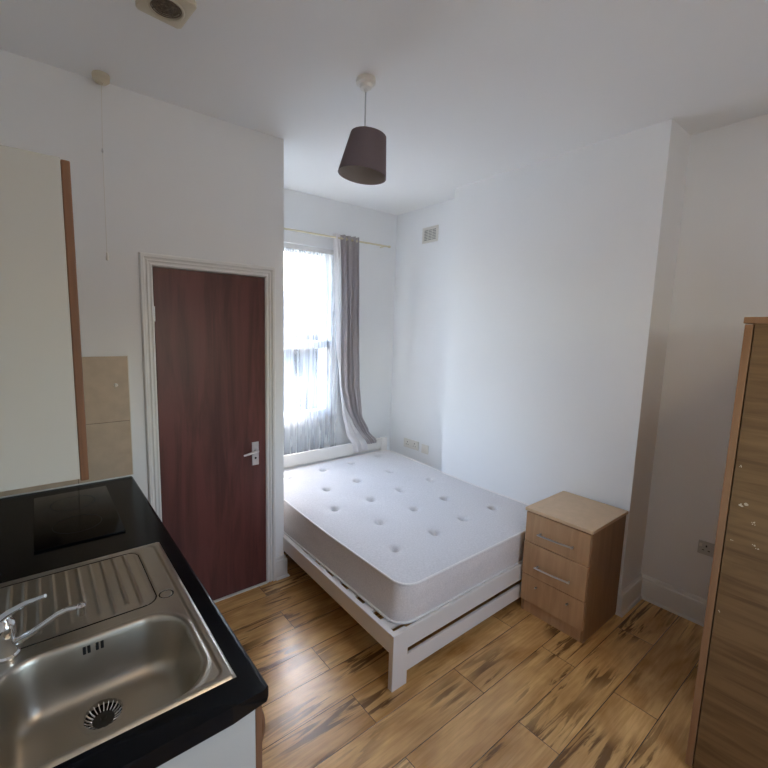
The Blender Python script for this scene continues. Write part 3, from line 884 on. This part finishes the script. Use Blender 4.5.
# ------------------------------------------------------------------ ceiling items
pl = thing('pendant_light', 'dark brown tapered drum shade pendant hanging from the ceiling', 'pendant light', (-1.476, -1.562, H))
PX, PY = -1.476, -1.562
part('ceiling_rose', lathe(bmesh.new(), [(0, 0), (.043, 0), (.045, -.006), (.044, -.020), (.030, -.026), (.026, -.040), (.010, -.046), (.005, -.056), (0, -.056)], (PX, PY, H), 32), M['plastic'], pl, smooth=True)
part('cord', tube(bmesh.new(), [(PX, PY, H-.05), (PX-.001, PY, 2.70), (PX, PY, 2.55)], .0032, 8), M['grey_plastic'], pl, smooth=True)
tilt = Matrix.Rotation(math.radians(8.5), 4, Vector((.62, .78, 0)).normalized())
def tl(bm):
    for v in bm.verts:
        v.co = tilt @ (v.co-Vector((PX, PY, 2.50))) + Vector((PX+.007, PY-.003, 2.50))
    return bm
ST, SB, RT_, RB_ = 2.566, 2.388, .083, .114
bm = bmesh.new(); lathe(bm, [(RT_, ST), (RB_, SB), (RB_-.002, SB), (RT_-.002, ST), (RT_, ST)], (PX, PY, 0), 48)
# remove end caps made for the closed profile
bmesh.ops.delete(bm, geom=[f for f in bm.faces if len(f.verts) > 4], context='FACES')
part('lamp_shade', tl(bm), M['shade'], pl, smooth=True)
bm = lathe(bmesh.new(), [(RT_-.003, ST-.001), (RB_-.003, SB+.001)], (PX, PY, 0), 48)
bmesh.ops.delete(bm, geom=[f for f in bm.faces if len(f.verts) > 4], context='FACES')
part('shade_lining', tl(bm), M['shade_in'], pl, smooth=True)
bm = bmesh.new()
for k in range(3):
    a = 2*PI*k/3+.3; tube(bm, [(PX+.018*math.cos(a), PY+.018*math.sin(a), ST-.045), (PX+(RT_-.002)*math.cos(a), PY+(RT_-.002)*math.sin(a), ST-.004)], .0018, 6)
part('shade_spider', tl(bm), M['plastic'], pl, smooth=True)
bm = lathe(bmesh.new(), [(0, 2.60), (.012, 2.60), (.018, 2.575), (.018, 2.53), (.015, 2.525), (0, 2.525)], (PX, PY, 0), 20)
part('lamp_holder', bm, M['plastic'], pl, smooth=True)
bm = lathe(bmesh.new(), [(0, 2.53), (.013, 2.525), (.016, 2.505), (.029, 2.475), (.030, 2.455), (.022, 2.435), (0, 2.427)], (PX, PY, 0), 24)
part('bulb', bm, M['shade_in'], pl, smooth=True)

ps = thing('pull_switch', 'round white ceiling pull-cord switch above the door wall', 'pull switch', (-2.455, -.835, H))
part('housing', lathe(bmesh.new(), [(0, 0), (.036, 0), (.037, -.006), (.035, -.024), (.024, -.034), (.007, -.036), (.004, -.044), (0, -.044)], (-2.440, -.840, H), 28), M['old_plastic'], ps, smooth=True)
part('pull_cord', tube(bmesh.new(), [(-2.440, -.838, H-.04), (-2.448, -.834, 2.48), (-2.451, -.832, 2.02)], .0011, 6), M['plastic'], ps, smooth=True)
part('cord_joint', lathe(bmesh.new(), [(0, .012), (.003, .008), (.0045, -.006), (0, -.010)], (-2.448, -.834, 2.48), 10), M['satin'], ps, smooth=True)
part('pull_bob', lathe(bmesh.new(), [(0, .02), (.004, .015), (.007, -.012), (.005, -.02), (0, -.022)], (-2.451, -.832, 2.005), 12), M['plastic'], ps, smooth=True)

ef = thing('extractor_fan', 'square yellowed ceiling extractor vent with round dusty grille', 'extractor fan', (-2.312, -1.478, H))
E0 = Matrix.Translation((-2.312, -1.478, 0)) @ Matrix.Rotation(math.radians(6), 4, 'Z')
def er(bm):
    for v in bm.verts: v.co = E0 @ v.co
    return bm
bm = bmesh.new(); s = .080; zi, zo = H-.0005, H-.022
# square plate with a round hole
def plate_ring(z, rs):
    out = []
    for k in range(48):
        a = 2*PI*(k+.5)/48; ca, sa = math.cos(a), math.sin(a); m_ = rs/max(abs(ca), abs(sa)); out.append(bm.verts.new((ca*m_, sa*m_, z)))
    return out
def circ(z, r): return [bm.verts.new((r*math.cos(2*PI*(k+.5)/48), r*math.sin(2*PI*(k+.5)/48), z)) for k in range(48)]
rs_ = [plate_ring(zi, s), plate_ring(zo+.006, s), plate_ring(zo, s-.008), circ(zo, .062), circ(zo-.004, .058), circ(zo-.003, .053), circ(zi-.004, .052)]
for a, b_ in zip(rs_, rs_[1:]):
    for k in range(48): bm.faces.new((a[k], a[(k+1) % 48], b_[(k+1) % 48], b_[k]))
part('cover_plate', er(bm), M['old_plastic'], ef, smooth=True)
bm = lathe(bmesh.new(), [(0, -.006), (.053, -.006), (.053, -.004), (0, -.004)], (0, 0, H), 32); part('grille_mesh', er(bm), M['mesh'], ef)
bm = bmesh.new()
for r in (.012, .022, .032, .042, .051):
    pts = [(r*math.cos(k*PI/16), r*math.sin(k*PI/16), H-.016) for k in range(33)]; tube(bm, pts, .0017, 6, cap=False)
for k in range(4): tube(bm, [(.053*math.cos(k*PI/4), .053*math.sin(k*PI/4), H-.015), (-.053*math.cos(k*PI/4), -.053*math.sin(k*PI/4), H-.015)], .0017, 6)
part('grille', er(bm), M['mesh'], ef, smooth=True)

# added warm fill lamp, unseen behind the viewpoint, brightens the foreground
kl = thing('fill_ceiling_lamp', 'round frosted fill lamp added on the ceiling, unseen behind the viewpoint', 'fill lamp', (-1.7, -3.75, H))
part('fill_lamp_base', lathe(bmesh.new(), [(0, 0), (.15, 0), (.15, -.02), (0, -.02)], (-1.7, -3.75, H), 32), M['plastic'], kl, smooth=True)
ed = mat('fill_lamp_diffuser', (.9, .88, .84), .4)
ed.node_tree.nodes['Principled BSDF'].inputs['Emission Color'].default_value = (1, .77, .54, 1)
ed.node_tree.nodes['Principled BSDF'].inputs['Emission Strength'].default_value = 6.5
part('diffuser', lathe(bmesh.new(), [(.145, -.02), (.14, -.05), (.10, -.07), (0, -.078)], (-1.7, -3.75, H), 32), ed, kl, smooth=True)

# ------------------------------------------------------------------ wall fittings
vt = thing('wall_vent', 'small white louvred air vent high on the alcove wall', 'vent', (XA, -.445, 2.55))
VYa, VYb, VZa, VZb = -.545, -.355, 2.478, 2.618
part('vent_plate', nb(XA-.006, XA, VYa, VYb, VZa, VZb, b=.0025), M['plastic'], vt, smooth=True)
bm = bmesh.new(); bl = bmesh.new()
for c in range(3):
    for r in range(7):
        y0 = VYa+.026+c*.048; z0_ = VZa+.024+r*.0137
        box(bm, XA-.0066, XA-.004, y0, y0+.040, z0_, z0_+.0075)
        box(bl, XA-.0095, XA-.0055, y0, y0+.040, z0_+.0060, z0_+.0085)
part('vent_slots', bm, M['slot'], vt); part('louvres', bl, M['plastic'], vt)

def socket(name, label, x, yc, zc, w, h_, double=True, pm='plastic'):
    t = thing(name, label, 'socket' if double else 'wall plate', (x, yc, zc))
    part('face_plate', nb(x-.009, x, yc-w/2, yc+w/2, zc-h_/2, zc+h_/2, b=.003), M[pm], t, smooth=True)
    if double:
        for s in (-1, 1):
            c = yc+s*w*.24
            bm = bmesh.new()
            box(bm, x-.0094, x-.007, c-.0035, c+.0035, zc+.008, zc+.020)
            for q in (-1, 1): box(bm, x-.0094, x-.007, c+q*.013-.005, c+q*.013+.005, zc-.014, zc-.009)
            part('pin_holes', bm, M['dark'], t)
            part('rocker_switch', nb(x-.012, x-.008, c+s*.026-.006 if w < .2 else c+s*.03-.008, c+s*.026+.006 if w < .2 else c+s*.03+.008, zc+.006, zc+.026, b=.001), M['plastic'], t)
    else:
        part('rocker_switch', nb(x-.012, x-.008, yc-.008, yc+.008, zc-.014, zc+.014, b=.001), M['plastic'], t)
    return t
socket('wall_socket', 'white double wall socket low in the alcove beside the headboard', XA, -.315, .567, .20, .090)
socket('blank_plate', 'narrow white single switch plate right of the alcove socket', XA, -.500, .560, .085, .086, False)
socket('wall_socket', 'greyish double wall socket partly hidden behind the wardrobe edge', XR, -2.622, .459, .146, .078, pm='grey_plastic')
